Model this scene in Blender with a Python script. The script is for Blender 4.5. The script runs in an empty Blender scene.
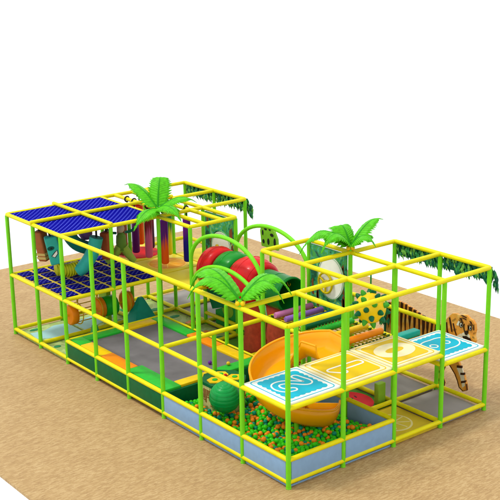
import bpy, bmesh, math, random
from math import sin, cos, pi, radians
from mathutils import Vector, Matrix
random.seed(7)
S = 1.2                     # one grid bay of the frame is 1.2 m; the scene is written in bays and scaled at the end
sc = bpy.context.scene

# ---------------------------------------------------------------- camera, world, light, exposure
cam_data = bpy.data.cameras.new('camera')
cam = bpy.data.objects.new('camera', cam_data); sc.collection.objects.link(cam); sc.camera = cam
R = [[0.7844027955233056, -0.6200403326693689, -0.01619383333802704],
     [-0.1831848362079938, -0.20664229853429705, -0.9611151212202542],
     [0.5925838085523194, 0.7568678526123513, -0.2756727834259498]]
CAM = Vector((-8.827750602998764, -10.514267126341947, 7.30983673009697))
m = Matrix(((R[0][0], -R[1][0], -R[2][0]), (R[0][1], -R[1][1], -R[2][1]), (R[0][2], -R[1][2], -R[2][2])))
cam.matrix_world = Matrix.Translation(CAM * S) @ m.to_4x4()
cam_data.sensor_width = 36; cam_data.lens = 1121.5 / 500 * 36
cam_data.clip_start = .1; cam_data.clip_end = 500

world = bpy.data.worlds.new('World'); sc.world = world; world.use_nodes = True
world.node_tree.nodes['Background'].inputs[0].default_value = (1, 1, 1, 1)      # plain white studio surround
world.node_tree.nodes['Background'].inputs[1].default_value = 1.28
sun_data = bpy.data.lights.new('sun', 'SUN'); sun = bpy.data.objects.new('sun', sun_data); sc.collection.objects.link(sun)
sun_data.energy = 2.0; sun_data.angle = radians(10); sun_data.color = (1, .97, .92)
sun.rotation_euler = Vector((-.36, .30, .9)).to_track_quat('Z', 'Y').to_euler()
sc.view_settings.view_transform = 'Standard'; sc.view_settings.look = 'None'
sc.view_settings.exposure = 0; sc.view_settings.gamma = 1
sc.cycles.max_bounces = 6

# ---------------------------------------------------------------- materials
def lin(c):
    return tuple(((v / 255) / 12.92 if v / 255 <= .04045 else ((v / 255 + .055) / 1.055) ** 2.4) for v in c)
MATS = {}
def mat(name, rgb, rough=.45, var=.10, scale=9, bump=.0, bscale=60, spec=.16, coat=0):
    """plain procedural material: base colour (sRGB as it looks) with a little wear-like variation"""
    if name in MATS: return MATS[name]
    mt = bpy.data.materials.new(name); mt.use_nodes = True; nt = mt.node_tree
    b = nt.nodes['Principled BSDF']; b.inputs['Roughness'].default_value = rough; b.inputs['Specular IOR Level'].default_value = .15
    b.inputs['Specular IOR Level'].default_value = spec
    if coat: b.inputs['Coat Weight'].default_value = coat
    tc = nt.nodes.new('ShaderNodeTexCoord'); nz = nt.nodes.new('ShaderNodeTexNoise')
    nz.inputs['Scale'].default_value = scale; nz.inputs['Detail'].default_value = 4
    nt.links.new(tc.outputs['Object'], nz.inputs['Vector'])
    rp = nt.nodes.new('ShaderNodeValToRGB'); l = lin(rgb)
    rp.color_ramp.elements[0].position = .3; rp.color_ramp.elements[1].position = .7
    rp.color_ramp.elements[0].color = (*[v * (1 - var) for v in l], 1)
    rp.color_ramp.elements[1].color = (*[min(1, v * (1 + var * .6)) for v in l], 1)
    nt.links.new(nz.outputs['Fac'], rp.inputs['Fac']); nt.links.new(rp.outputs['Color'], b.inputs['Base Color'])
    if bump:
        n2 = nt.nodes.new('ShaderNodeTexNoise'); n2.inputs['Scale'].default_value = bscale
        nt.links.new(tc.outputs['Object'], n2.inputs['Vector'])
        bp = nt.nodes.new('ShaderNodeBump'); bp.inputs['Strength'].default_value = bump; bp.inputs['Distance'].default_value = .01
        nt.links.new(n2.outputs['Fac'], bp.inputs['Height']); nt.links.new(bp.outputs['Normal'], b.inputs['Normal'])
    MATS[name] = mt; return mt

def K(nt, t, **kw):
    n = nt.nodes.new(t)
    for k, v in kw.items():
        if k in n.inputs.keys(): n.inputs[k].default_value = v
        else: setattr(n, k, v)
    return n

def mat_floor():
    mt = bpy.data.materials.new('wood_floor'); mt.use_nodes = True; nt = mt.node_tree; L = nt.links.new
    b = nt.nodes['Principled BSDF']; b.inputs['Roughness'].default_value = .62; b.inputs['Specular IOR Level'].default_value = .25
    tc = K(nt, 'ShaderNodeTexCoord')
    br = K(nt, 'ShaderNodeTexBrick', Scale=1.0); br.offset = .37; br.offset_frequency = 2
    for k, v in (('Mortar Size', .0), ('Bias', 0), ('Brick Width', .085), ('Row Height', .019)): br.inputs[k].default_value = v
    br.inputs['Color1'].default_value = (0, 0, 0, 1); br.inputs['Color2'].default_value = (1, 1, 1, 1); br.inputs['Mortar'].default_value = (.5, .5, .5, 1)
    L(tc.outputs['Object'], br.inputs['Vector'])
    mp = K(nt, 'ShaderNodeMapping'); mp.inputs['Scale'].default_value = (11, 40, 1); L(tc.outputs['Object'], mp.inputs['Vector'])
    nz = K(nt, 'ShaderNodeTexNoise', Scale=1.6, Detail=5, Roughness=.6); L(mp.outputs[0], nz.inputs['Vector'])
    big = K(nt, 'ShaderNodeTexNoise', Scale=1.7, Detail=3); L(tc.outputs['Object'], big.inputs['Vector'])
    a = K(nt, 'ShaderNodeMath', operation='MULTIPLY_ADD'); L(br.outputs['Color'], a.inputs[0]); a.inputs[1].default_value = .34; 
    c = K(nt, 'ShaderNodeMath', operation='MULTIPLY'); L(nz.outputs['Fac'], c.inputs[0]); c.inputs[1].default_value = .42; L(c.outputs[0], a.inputs[2])
    d = K(nt, 'ShaderNodeMath', operation='MULTIPLY_ADD'); L(big.outputs['Fac'], d.inputs[0]); d.inputs[1].default_value = .22; L(a.outputs[0], d.inputs[2])
    rp = K(nt, 'ShaderNodeValToRGB'); e = rp.color_ramp.elements
    e[0].position = .26; e[0].color = (*[v*.66 for v in lin((180, 144, 95))], 1)
    e[1].position = .72; e[1].color = (*[v*.66 for v in lin((217, 185, 132))], 1)
    x = e.new(.49); x.color = (*[v*.66 for v in lin((199, 164, 110))], 1)
    L(d.outputs[0], rp.inputs['Fac']); L(rp.outputs['Color'], b.inputs['Base Color'])
    return mt

def mat_net(name, c0, c1, period=.075, r=.30):
    """blue woven net: a lattice of pale knots on dark cord"""
    mt = bpy.data.materials.new(name); mt.use_nodes = True; nt = mt.node_tree; L = nt.links.new
    b = nt.nodes['Principled BSDF']; b.inputs['Roughness'].default_value = .9; b.inputs['Specular IOR Level'].default_value = .02
    tc = K(nt, 'ShaderNodeTexCoord'); mp = K(nt, 'ShaderNodeMapping'); mp.inputs['Rotation'].default_value = (0, 0, radians(45)); mp.inputs['Scale'].default_value = (1/period,)*3
    L(tc.outputs['Object'], mp.inputs['Vector'])
    sx = K(nt, 'ShaderNodeSeparateXYZ'); L(mp.outputs[0], sx.inputs[0])
    outs = []
    for k in range(2):
        f = K(nt, 'ShaderNodeMath', operation='FRACT'); L(sx.outputs[k], f.inputs[0])
        s_ = K(nt, 'ShaderNodeMath', operation='SUBTRACT'); L(f.outputs[0], s_.inputs[0]); s_.inputs[1].default_value = .5
        p = K(nt, 'ShaderNodeMath', operation='POWER'); ab = K(nt, 'ShaderNodeMath', operation='ABSOLUTE'); L(s_.outputs[0], ab.inputs[0]); L(ab.outputs[0], p.inputs[0]); p.inputs[1].default_value = 2
        outs.append(p)
    ad = K(nt, 'ShaderNodeMath', operation='ADD'); L(outs[0].outputs[0], ad.inputs[0]); L(outs[1].outputs[0], ad.inputs[1])
    lt = K(nt, 'ShaderNodeMath', operation='LESS_THAN'); L(ad.outputs[0], lt.inputs[0]); lt.inputs[1].default_value = r*r
    mx = K(nt, 'ShaderNodeMix', data_type='RGBA'); L(lt.outputs[0], mx.inputs['Factor'])
    mx.inputs['A'].default_value = (*lin(c0), 1); mx.inputs['B'].default_value = (*lin(c1), 1)
    L(mx.outputs['Result'], b.inputs['Base Color']); return mt

def mat_jag(name, top, bot, mid=.0, amp=.45):
    """printed sleeve: two colours meeting in long torn tongues (along local z)"""
    mt = bpy.data.materials.new(name); mt.use_nodes = True; nt = mt.node_tree; L = nt.links.new
    b = nt.nodes['Principled BSDF']; b.inputs['Roughness'].default_value = .45; b.inputs['Specular IOR Level'].default_value = .15
    tc = K(nt, 'ShaderNodeTexCoord'); mp = K(nt, 'ShaderNodeMapping'); mp.inputs['Scale'].default_value = (26, 26, 1.2); L(tc.outputs['Object'], mp.inputs['Vector'])
    nz = K(nt, 'ShaderNodeTexNoise', Scale=1.0, Detail=2); L(mp.outputs[0], nz.inputs['Vector'])
    sx = K(nt, 'ShaderNodeSeparateXYZ'); L(tc.outputs['Object'], sx.inputs[0])
    a = K(nt, 'ShaderNodeMath', operation='MULTIPLY_ADD'); L(nz.outputs['Fac'], a.inputs[0]); a.inputs[1].default_value = amp*2.4; L(sx.outputs[2], a.inputs[2])
    mr = K(nt, 'ShaderNodeMapRange'); L(a.outputs[0], mr.inputs[0]); mr.inputs[1].default_value = mid+amp*1.2-.12; mr.inputs[2].default_value = mid+amp*1.2+.12
    mx = K(nt, 'ShaderNodeMix', data_type='RGBA'); L(mr.outputs[0], mx.inputs['Factor'])
    mx.inputs['A'].default_value = (*lin(bot), 1); mx.inputs['B'].default_value = (*lin(top), 1)
    L(mx.outputs['Result'], b.inputs['Base Color']); return mt

def mat_patch(name, cols, scale=6, rough=.6, axis='Object', detail=3, sharp=True):
    """printed foliage / blotches: noise cut into flat colour patches"""
    mt = bpy.data.materials.new(name); mt.use_nodes = True; nt = mt.node_tree; L = nt.links.new
    b = nt.nodes['Principled BSDF']; b.inputs['Roughness'].default_value = rough
    tc = K(nt, 'ShaderNodeTexCoord'); nz = K(nt, 'ShaderNodeTexNoise', Scale=scale, Detail=detail, Distortion=.8); L(tc.outputs['Object'], nz.inputs['Vector'])
    rp = K(nt, 'ShaderNodeValToRGB'); cr = rp.color_ramp
    if sharp: cr.interpolation = 'CONSTANT'
    n = len(cols)
    cr.elements[0].position = 0; cr.elements[0].color = (*lin(cols[0]), 1)
    cr.elements[1].position = .32 + .36*(1)/(n-1) if n < 3 else .32 + .36/(n-1)
    cr.elements[1].color = (*lin(cols[1]), 1)
    for i in range(2, n):
        e = cr.elements.new(.32 + .36*i/(n-1)); e.color = (*lin(cols[i]), 1)
    L(nz.outputs['Fac'], rp.inputs['Fac']); L(rp.outputs['Color'], b.inputs['Base Color']); return mt

LIME = mat('lime_foam_tube', (112, 204, 28), .5, .06)
YEL = mat('yellow_foam_tube', (214, 204, 4), .5, .06)
DKG = mat('dark_green_vinyl', (0, 92, 50), .4, .12, bump=.15)
MG = mat('green_vinyl', (40, 172, 50), .4, .08, bump=.15)
ORV = mat('orange_vinyl', (232, 132, 8), .4, .08, bump=.15)
YLV = mat('yellow_vinyl', (226, 186, 8), .4, .08, bump=.15)
GREYBED = mat('jump_bed_mesh', (106, 103, 104), .8, .14, 3)
BLUEGREY = mat('blue_grey_vinyl', (126, 160, 194), .4, .06, bump=.1)
CREAM = mat('cream_print', (226, 214, 172), .5, .05)
WHITE = mat('white_print', (226, 226, 220), .5, .03)
TEAL = mat('teal_print', (0, 166, 192), .5, .06)
TEALV = mat('teal_vinyl', (12, 146, 130), .4, .1)
AMBER = mat('amber_print', (214, 178, 0), .5, .12, 2.2)
GOLD = mat('gold_print', (222, 190, 20), .5, .08)
ORPL = mat('orange_plastic', (232, 157, 0), .3, .05, 3, coat=.12)
GREYMAT = mat('grey_mat', (146, 142, 140), .7, .10, 2)
LIMEV = mat('lime_vinyl', (136, 180, 46), .45, .08)
BLACK = mat('black_strap', (28, 28, 30), .6, .1)
RED = mat('red_plastic', (196, 8, 14), .35, .08, coat=.08)
TGREEN = mat('green_plastic', (0, 128, 26), .35, .08, coat=.08)
TGREEND = mat('tunnel_green_plastic', (0, 112, 34), .35, .1)
BROWN = mat('bark_red_brown', (196, 78, 50), .7, .22, 9, bump=.35, bscale=24)
BALLG = mat('ball_green', (56, 204, 20), .35, .05)
BALLO = mat('ball_orange', (244, 142, 24), .35, .05)
BALLT = mat('ball_teal', (0, 146, 112), .35, .05)
PURP = mat('purple_vinyl', (132, 92, 170), .45, .08)
PINK = mat('pink_vinyl', (186, 110, 158), .45, .08)
BRV = mat('brown_vinyl', (158, 88, 44), .5, .1)
TAN = mat('tan_vinyl', (190, 164, 96), .5, .1)
NAVYNET = mat_net('blue_roof_net', (4, 4, 128), (96, 106, 224), .075*1.2, .19)
PADNET = mat_net('navy_pad_net', (12, 12, 110), (96, 100, 184), .075*1.2, .2)
YELDECK = mat('yellow_deck', (216, 196, 40), .5, .06, 3)
FROND = mat('palm_frond_green', (78, 178, 14), .5, .22, 14)
FRONDR = mat('palm_rib_green', (40, 140, 14), .5, .1)
LEAFD = mat('leaf_dark', (14, 88, 62), .6, .2); LEAFM = mat('leaf_mid', (50, 132, 66), .6, .2); LEAFL = mat('leaf_light', (104, 166, 64), .6, .2)
TIG = mat_patch('tiger_orange_print', [(188, 112, 28), (212, 136, 38), (218, 150, 52), (222, 172, 90)], 5, .6, detail=4, sharp=False)
STRIPE = mat('tiger_stripe_print', (62, 32, 14), .6, .2)
PRINTJ = mat_patch('jungle_print', [(10, 84, 56), (24, 134, 96), (60, 150, 60), (60, 164, 132), (130, 186, 76), (176, 204, 100)], 5.5)

# ---------------------------------------------------------------- geometry helpers (bay units)
class MB:
    def __init__(s): s.v = []; s.f = []; s.mi = []; s.sm = []
    def add(s, v, f, mi=0, sm=False):
        o = len(s.v); s.v += [tuple(p) for p in v]
        for q in f: s.f.append(tuple(i + o for i in q)); s.mi.append(mi); s.sm.append(sm)
        return s
    def box(s, x0, x1, y0, y1, z0, z1, mi=0, bev=.0):
        if bev <= 0:
            v = [(x, y, z) for z in (z0, z1) for x, y in ((x0, y0), (x1, y0), (x1, y1), (x0, y1))]
            return s.add(v, [(3, 2, 1, 0), (4, 5, 6, 7), (0, 1, 5, 4), (1, 2, 6, 5), (2, 3, 7, 6), (3, 0, 4, 7)], mi)
        bm = bmesh.new(); bmesh.ops.create_cube(bm, size=1)
        for w in bm.verts: w.co = Vector(((x0+x1)/2 + w.co.x*(x1-x0), (y0+y1)/2 + w.co.y*(y1-y0), (z0+z1)/2 + w.co.z*(z1-z0)))
        bmesh.ops.bevel(bm, geom=bm.edges[:], offset=bev, segments=3, affect='EDGES', profile=.5)
        bm.verts.index_update()
        s.add([w.co[:] for w in bm.verts], [tuple(w.index for w in f.verts) for f in bm.faces], mi, True); bm.free(); return s
    def tube(s, pts, r, n=12, mi=0, cap=True):
        pts = [Vector(p) for p in pts]; rs = r if isinstance(r, (list, tuple)) else [r]*len(pts)
        rings = []; up = None
        for i, p in enumerate(pts):
            t = (pts[min(i+1, len(pts)-1)] - pts[max(i-1, 0)]).normalized()
            if up is None: up = Vector((0, 0, 1)) if abs(t.z) < .9 else Vector((1, 0, 0))
            a = (up - t*up.dot(t)).normalized(); up = a; b = t.cross(a)
            rings.append([p + (a*cos(2*pi*k/n) + b*sin(2*pi*k/n))*rs[i] for k in range(n)])
        v = [q for rg in rings for q in rg]; f = []
        for i in range(len(rings)-1):
            for k in range(n):
                f.append((i*n+k, i*n+(k+1) % n, (i+1)*n+(k+1) % n, (i+1)*n+k))
        s.add(v, f, mi, True)
        if cap:
            s.add(rings[0], [tuple(reversed(range(n)))], mi); s.add(rings[-1], [tuple(range(n))], mi)
        return s
    def prism(s, poly, fn, h0, h1, mi=0, side=None):
        """poly of (a,b); fn(a,b,h)->xyz; extruded from h0 to h1"""
        n = len(poly); v = [fn(a, b, h0) for a, b in poly] + [fn(a, b, h1) for a, b in poly]
        s.add(v, [tuple(reversed(range(n))), tuple(range(n, 2*n))], mi)
        s.add(v, [(i, (i+1) % n, n+(i+1) % n, n+i) for i in range(n)], mi if side is None else side)
        return s
    def lathe(s, prof, fn, n=24, mi=0):
        """prof of (r,h); fn(x,y,h)->xyz"""
        v = [fn(r*cos(2*pi*k/n), r*sin(2*pi*k/n), h) for r, h in prof for k in range(n)]; f = []
        for i in range(len(prof)-1):
            for k in range(n): f.append((i*n+k, i*n+(k+1) % n, (i+1)*n+(k+1) % n, (i+1)*n+k))
        return s.add(v, f, mi, True)
    def ribbon(s, pts, w, fn, h0, h1, closed=True, mi=0):
        """flat band of width w along a 2-D polyline"""
        n = len(pts); P = [Vector(p) for p in pts]; Lp = []; Rp = []
        for i in range(n):
            a = P[(i-1) % n] if closed or i > 0 else P[i]; b = P[(i+1) % n] if closed or i < n-1 else P[i]
            t = (b - a); t = t.normalized() if t.length > 1e-9 else Vector((1, 0)); nn = Vector((-t.y, t.x))
            Lp.append(P[i] + nn*w/2); Rp.append(P[i] - nn*w/2)
        m_ = n if closed else n-1
        v = [fn(p.x, p.y, h1) for p in Lp] + [fn(p.x, p.y, h1) for p in Rp] + [fn(p.x, p.y, h0) for p in Lp] + [fn(p.x, p.y, h0) for p in Rp]
        f = []
        for i in range(m_):
            j = (i+1) % n
            f += [(i, n+i, n+j, j), (2*n+i, i, j, 2*n+j), (n+i, 3*n+i, 3*n+j, n+j)]
        return s.add(v, f, mi)

def build(name, mb, mats, parent=None, label=None, cat=None, group=None, kind=None, solid=0, base=None):
    me = bpy.data.meshes.new(name)
    off = Vector(parent['_o']) if parent is not None else (Vector(base) if base is not None else None)
    if off is None:
        xs = [Vector(p) for p in mb.v]
        lo = [min(p[i] for p in xs) for i in range(3)]; hi = [max(p[i] for p in xs) for i in range(3)]
        off = Vector(((lo[0]+hi[0])/2, (lo[1]+hi[1])/2, lo[2]))
    me.from_pydata([tuple(Vector(p) - off) for p in mb.v], [], mb.f)
    if not isinstance(mats, (list, tuple)): mats = [mats]
    for q in mats: me.materials.append(q)
    for p, mi, sm in zip(me.polygons, mb.mi, mb.sm): p.material_index = mi; p.use_smooth = sm
    bm = bmesh.new(); bm.from_mesh(me); bmesh.ops.recalc_face_normals(bm, faces=bm.faces[:]); bm.to_mesh(me); bm.free()
    o = bpy.data.objects.new(name, me); sc.collection.objects.link(o)
    if parent is not None:
        o.parent = parent; o['_o'] = tuple(off)
    else:
        o.location = off; o['_o'] = tuple(off)
    if solid:
        md = o.modifiers.new('solid', 'SOLIDIFY'); md.thickness = solid*S; md.offset = 0
    tagp(o, label, cat, group, kind); return o
def tagp(o, label=None, cat=None, group=None, kind=None):
    if label: o['label'] = label
    if cat: o['category'] = cat
    if group: o['group'] = group
    if kind: o['kind'] = kind
def thing(name, loc, label, cat, group=None):
    o = bpy.data.objects.new(name, None); sc.collection.objects.link(o); o.location = loc; o['_o'] = tuple(loc)
    o.empty_display_size = .1; tagp(o, label, cat, group); return o
def circle(cx, cy, rx, ry=None, n=32, a0=0):
    ry = rx if ry is None else ry
    return [(cx + rx*cos(a0+2*pi*k/n), cy + ry*sin(a0+2*pi*k/n)) for k in range(n)]
def rrect(x0, x1, y0, y1, r, n=6):
    out = []
    for cx, cy, a in ((x1-r, y1-r, 0), (x0+r, y1-r, pi/2), (x0+r, y0+r, pi), (x1-r, y0+r, 3*pi/2)):
        out += [(cx+r*cos(a+pi/2*k/n), cy+r*sin(a+pi/2*k/n)) for k in range(n+1)]
    return out
FXY = lambda a, b, h: (a, b, h)          # plan prism
def FX(x): return lambda a, b, h: (x+h, a, b)   # prism in the plane X = x, (a,b) = (Y,z)

# ---------------------------------------------------------------- levels and the frame
ZB, ZL, ZD, ZP, ZT = .0958, .4226, 1.010, 1.1676, 2.3269
TR = .036
frame = thing('indoor_playground', (0, 0, 0), 'lime green posts and yellow padded tubes forming the two storey play frame', 'playground')
def post(x, y, z0=0., z1=ZT):
    mb = MB().tube([(x, y, z0), (x, y, z1-.02)], TR, 16)
    mb.lathe([(0.0, z0), (TR*1.08, z0), (TR*1.08, z0+.012), (TR*1.01, z0+.014)], lambda a, b, h: (x+a, y+b, h), 16)
    build('post', mb, LIME, frame)
def beam(a, b, r=TR, name='beam'):
    a = Vector(a); b = Vector(b); d = (b-a).normalized()
    pts = [a - d*(r*.4), a + d*(r*.2), b - d*(r*.2), b + d*(r*.4)]
    build(name, MB().tube(pts, [r*.75, r, r, r*.75], 16), YEL, frame)
full = [(0, y) for y in range(9)] + [(x, 0) for x in (1, 2, 3, 4)] + [(4, 1), (4, 2), (3, 1), (3, 2), (3, 3), (2, 1), (2, 2), (2, 3), (1, 1)]
full += [(1, 8), (2, 8), (3, 8), (4, 8), (4, 7), (4, 6), (3, 7), (3, 6), (3, 5), (2, 5), (2, 6), (1, 6), (2, 7)]
for x, y in full: post(x, y)
post(1, 3, ZL, ZP); post(2, 4, 0, ZP); post(4, 3, 0, ZP); post(3, 4, 0, ZP)
J = TR*.2
def bx(y, z, x0, x1, r=TR): beam((x0+J, y, z), (x1-J, y, z), r)
def by(x, z, y0, y1, r=TR): beam((x, y0+J, z), (x, y1-J, z), r)
# top level
by(0, ZT, 0, 8); bx(0, ZT, 0, 4); by(4, ZT, 0, 2); bx(1, ZT, 0, 4); bx(2, ZT, 2, 4)
by(1, ZT, 0, 1); by(2, ZT, 0, 3); by(3, ZT, 0, 3); bx(3, ZT, 2, 3)
bx(8, ZT, 0, 4); by(4, ZT, 6, 8); bx(7, ZT, 3, 4); bx(6, ZT, 0, 4); by(3, ZT, 5, 6); bx(5, ZT, 2, 3); by(2, ZT, 5, 6)
by(1, ZT+.04, 5.96, 8.06); bx(7, ZT+.045, -.04, 3.0); by(3, ZT, 6, 8)
by(2.0, ZT-.004, 6, 8); by(2.32, ZT+.0, 5.02, 8); by(2.72, ZT+.0, 5.02, 8)
# platform level
by(0, ZP, 0, 8); bx(0, ZP, 0, 3); bx(3, ZP, 0, 3); bx(1, ZP, 0, 3); by(4, ZP, 1, 3); by(1, ZP-.03, 0, 1, .03); by(2, ZP-.03, 0, 1, .03); by(3, ZP, 0, 3)
bx(0, ZD, 3, 4); bx(1, ZD, 3, 4); by(4, ZD, 0, 1); by(3, ZD, 0, 1)
bx(6, ZP, 0, 4); bx(8, ZP, 0, 4); by(2, ZP, 5, 8); bx(5, ZP, 2, 3); by(3, ZP, 5, 8); by(4, ZP, 6, 8); by(2, ZP, 1, 3); bx(7, ZP, 2, 4)
# low level
by(0, ZL, 0, 6); bx(0, ZL, 0, 2); by(2, ZL, 0, 3); bx(6, ZL+.01, 0, 2, .022); by(2, ZL+.02, 3, 6, .02); by(3, .27, 4, 6)
# base level
by(0, ZB, 0, 8); bx(0, ZB, 0, 4); by(4, ZB, 0, 8); bx(1, ZB, 2, 4); bx(2, ZB, 2, 4); by(3, ZB, 0, 8); bx(3, ZB, 2, 4); bx(4, ZB, 2, 4)
bx(8, ZB, 0, 4); bx(7, ZB, 0, 4); bx(6, ZB, 2, 4); bx(5, ZB, 2, 4); by(2, ZB, 6, 8)
# arches over the tunnel
def arch(x, z0, h):
    pts = [(x, 4 + cos(pi*k/24), z0 + h*sin(pi*k/24)) for k in range(25)]
    build('arch_tube', MB().tube(pts, TR, 14), LIME, frame)
arch(2, ZP, .62); arch(2, 1.72, .62); arch(3, 1.72, .62)

# ---------------------------------------------------------------- floor
fl = MB().box(-2.83, 7.52, -6.5, 12.05, -.04, 0)
build('floor', fl, mat_floor(), kind='structure')

# ---------------------------------------------------------------- ground mats
def slab(x0, x1, y0, y1, z0, z1, g=.04): return MB().box(x0+g, x1-g, y0+g, y1-g, z0, z1, 0, .008)
for (x, y, lb) in [(3, 0, 'grey play mat under the blue eight deck at the right front corner'),
                   (3, 1, 'grey play mat behind the right front corner mat, beside the tiger legs'),
                   (3, 2, 'grey play mat under the tiger board, third from the right face'),
                   (3, 6, 'grey play mat behind the left yellow deck, nearer one'),
                   (3, 7, 'grey play mat in the far back corner'),
                   (3, 5, 'grey play mat behind the green spotted block')]:
    build('play_mat', slab(x, x+1, y, y+1, .002, .05), GREYMAT, None, lb, 'play mat', 'grey play mats')
PALEEDGE = mat('pale_mat_edge', (206, 196, 160), .6, .05)
def slice_mat(x, y, z, base, rind, flesh, seg, label, name='play_mat', group=None, cat='play mat', R_=.36, sx=1.0):
    """mat printed with a round fruit slice"""
    t = thing(name, (x+.5, y+.5, z), label, cat, group)
    build('mat_pad', slab(x, x+1, y, y+1, z, z+.048, .02), base, t)
    cx, cy = x+.5, y+.5
    build('fruit_rind', MB().prism(circle(cx, cy, R_, R_, 40), FXY, z+.046, z+.052), rind, t)
    build('fruit_flesh', MB().prism(circle(cx, cy, R_*.9, R_*.9, 40), FXY, z+.046, z+.055), flesh, t)
    if seg:
        mb = MB()
        for k in range(8):
            a = 2*pi*k/8+.2
            mb.ribbon([(cx, cy), (cx+R_*.86*cos(a), cy+R_*.86*sin(a))], .02, FXY, z+.054, z+.058, False)
        build('fruit_segment_lines', mb, seg, t)
    return t
LEM = mat('lemon_mat', (206, 182, 44), .6, .06); LEML = mat('lemon_rind', (226, 216, 150), .6, .05); LEMF = mat('lemon_flesh', (210, 190, 60), .6, .06)
slice_mat(2, 0, .002, LEM, LEML, LEMF, LEML, 'yellow play mat printed with a lemon slice, beside the ball pit', R_=.3)
slice_mat(2, 3, .002, mat('sand_mat', (212, 186, 96), .6, .06), WHITE, mat('sand_flesh', (216, 194, 112), .6, .05), None, 'sand coloured play mat at the foot of the red brown trunks', R_=.22)
GMAT = mat('grass_green_mat', (84, 140, 40), .6, .1); WRED = mat('watermelon_red', (206, 14, 26), .6, .06)
t = slice_mat(2, 1, .002, GMAT, mat('melon_rind', (60, 130, 40), .6), WRED, None, 'green play mat printed with a red watermelon slice behind the ball pit wall', R_=.46)
seeds = MB()
for k in range(22):
    a = random.uniform(0, 2*pi); r = .36*random.random()**.5; cx, cy = 2.5+r*cos(a), 1.5+r*sin(a)
    seeds.prism(circle(cx, cy, .012, .02, 8), FXY, .056, .061)
build('seeds', seeds, BLACK, t)
build('play_mat', slab(2, 3, 2, 3, .002, .05), GMAT, None, 'plain green play mat beneath the roller bridge', 'play mat')
build('play_mat', slab(2, 3, 4, 5, .002, .05), GMAT, None, 'plain green play mat behind the middle of the trampoline', 'play mat')
# river mats under the netted deck
PALEG = mat_patch('pale_green_meadow_print', [(150, 176, 96), (168, 190, 120), (140, 170, 90), (176, 196, 132)], 3, .6)
SKY = mat('river_blue_print', (150, 196, 200), .6, .06); SPOT = mat('leaf_spot_print', (30, 136, 84), .6, .1)
def river_mat(x, y, label, river, spots, orange=()):
    t = thing('play_mat', (x+.5, y+.5, 0), label, 'play mat', 'meadow print play mats')
    build('mat_pad', slab(x, x+1, y, y+1, .002, .048, .02), PALEG, t)
    mb = MB()
    if river:
        build('river_print', MB().prism(river, FXY, .046, .052), SKY, t)
    for (a, b, r1, r2) in spots: mb.prism(circle(a, b, r1, r2, 9), FXY, .046, .056)
    build('leaf_spots', mb, SPOT, t)
    if orange:
        mb = MB()
        for (a, b) in orange:
            for k in range(5): mb.prism(circle(a+.07*cos(k*1.257), b+.07*sin(k*1.257), .05, .05, 9), FXY, .046, .055+.0006*k)
        build('flower_print', mb, ORV, t)
river_mat(0, 7, 'meadow print play mat with pale blue river, far left corner', [(.1, 7.35), (.35, 7.2), (.7, 7.15), (.96, 7.2), (.96, 7.75), (.7, 7.8), (.4, 7.65), (.15, 7.7)], [(.3, 7.82, .1, .05), (.75, 7.1, .12, .04), (.12, 7.2, .06, .06)])
river_mat(1, 7, 'meadow print play mat with river, beneath the hanging drum', [(1.04, 7.2), (1.4, 7.3), (1.9, 7.5), (1.9, 7.9), (1.5, 7.8), (1.04, 7.7)], [(1.4, 7.12, .12, .05), (1.8, 7.2, .08, .06)])
river_mat(0, 6, 'meadow print play mat with leaf spots in front of the river mat', [(.1, 6.1), (.3, 6.05), (.35, 6.3), (.15, 6.4)], [(.55, 6.85, .12, .04), (.2, 6.75, .07, .05), (.8, 6.3, .1, .06)])
river_mat(1, 6, 'meadow print play mat under the lime foam wall', None, [(1.3, 6.6, .1, .05), (1.7, 6.8, .1, .05)])
river_mat(2, 7, 'meadow print play mat behind the teal pyramid', None, [(2.25, 7.7, .16, .08), (2.7, 7.3, .12, .07)])
river_mat(2, 6, 'meadow print play mat right of the teal pyramid', None, [(2.3, 6.3, .14, .07), (2.75, 6.7, .12, .06)], [(2.8, 6.2)])
river_mat(2, 5, 'meadow print play mat with orange flowers behind the trampoline', None, [(2.35, 5.75, .13, .07), (2.7, 5.2, .1, .05)], [(2.35, 5.35), (2.7, 5.55), (2.6, 5.1)])

# ---------------------------------------------------------------- hopscotch decks
def outline(path, r, n=8):
    """closed outline at distance r round an open polyline"""
    P = [Vector(p) for p in path]; Lf = []; Rt = []
    for i, p in enumerate(P):
        t = (P[min(i+1, len(P)-1)] - P[max(i-1, 0)]).normalized(); nn = Vector((-t.y, t.x)); Lf.append(p+nn*r); Rt.append(p-nn*r)
    t1 = (P[-1]-P[-2]).normalized(); a1 = math.atan2(t1.y, t1.x); t0 = (P[0]-P[1]).normalized(); a0 = math.atan2(t0.y, t0.x)
    c1 = [P[-1]+Vector((cos(a1+pi/2-pi*k/n), sin(a1+pi/2-pi*k/n)))*r for k in range(1, n)]
    c0 = [P[0]+Vector((cos(a0+pi/2-pi*k/n), sin(a0+pi/2-pi*k/n)))*r for k in range(1, n)]
    return [tuple(v) for v in Lf + c1 + Rt[::-1] + c0 if min((v-q).length for q in P) > r*.93]
def smooth(pts, it=3):
    P = [Vector(p) for p in pts]
    for _ in range(it):
        Q = [P[0]]
        for a, b in zip(P, P[1:]): Q += [a*.75+b*.25, a*.25+b*.75]
        P = Q + [P[-1]]
    out = [P[0]]
    for p in P[1:]:
        if (p-out[-1]).length > .012: out.append(p)
    return [tuple(p) for p in out]
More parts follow.
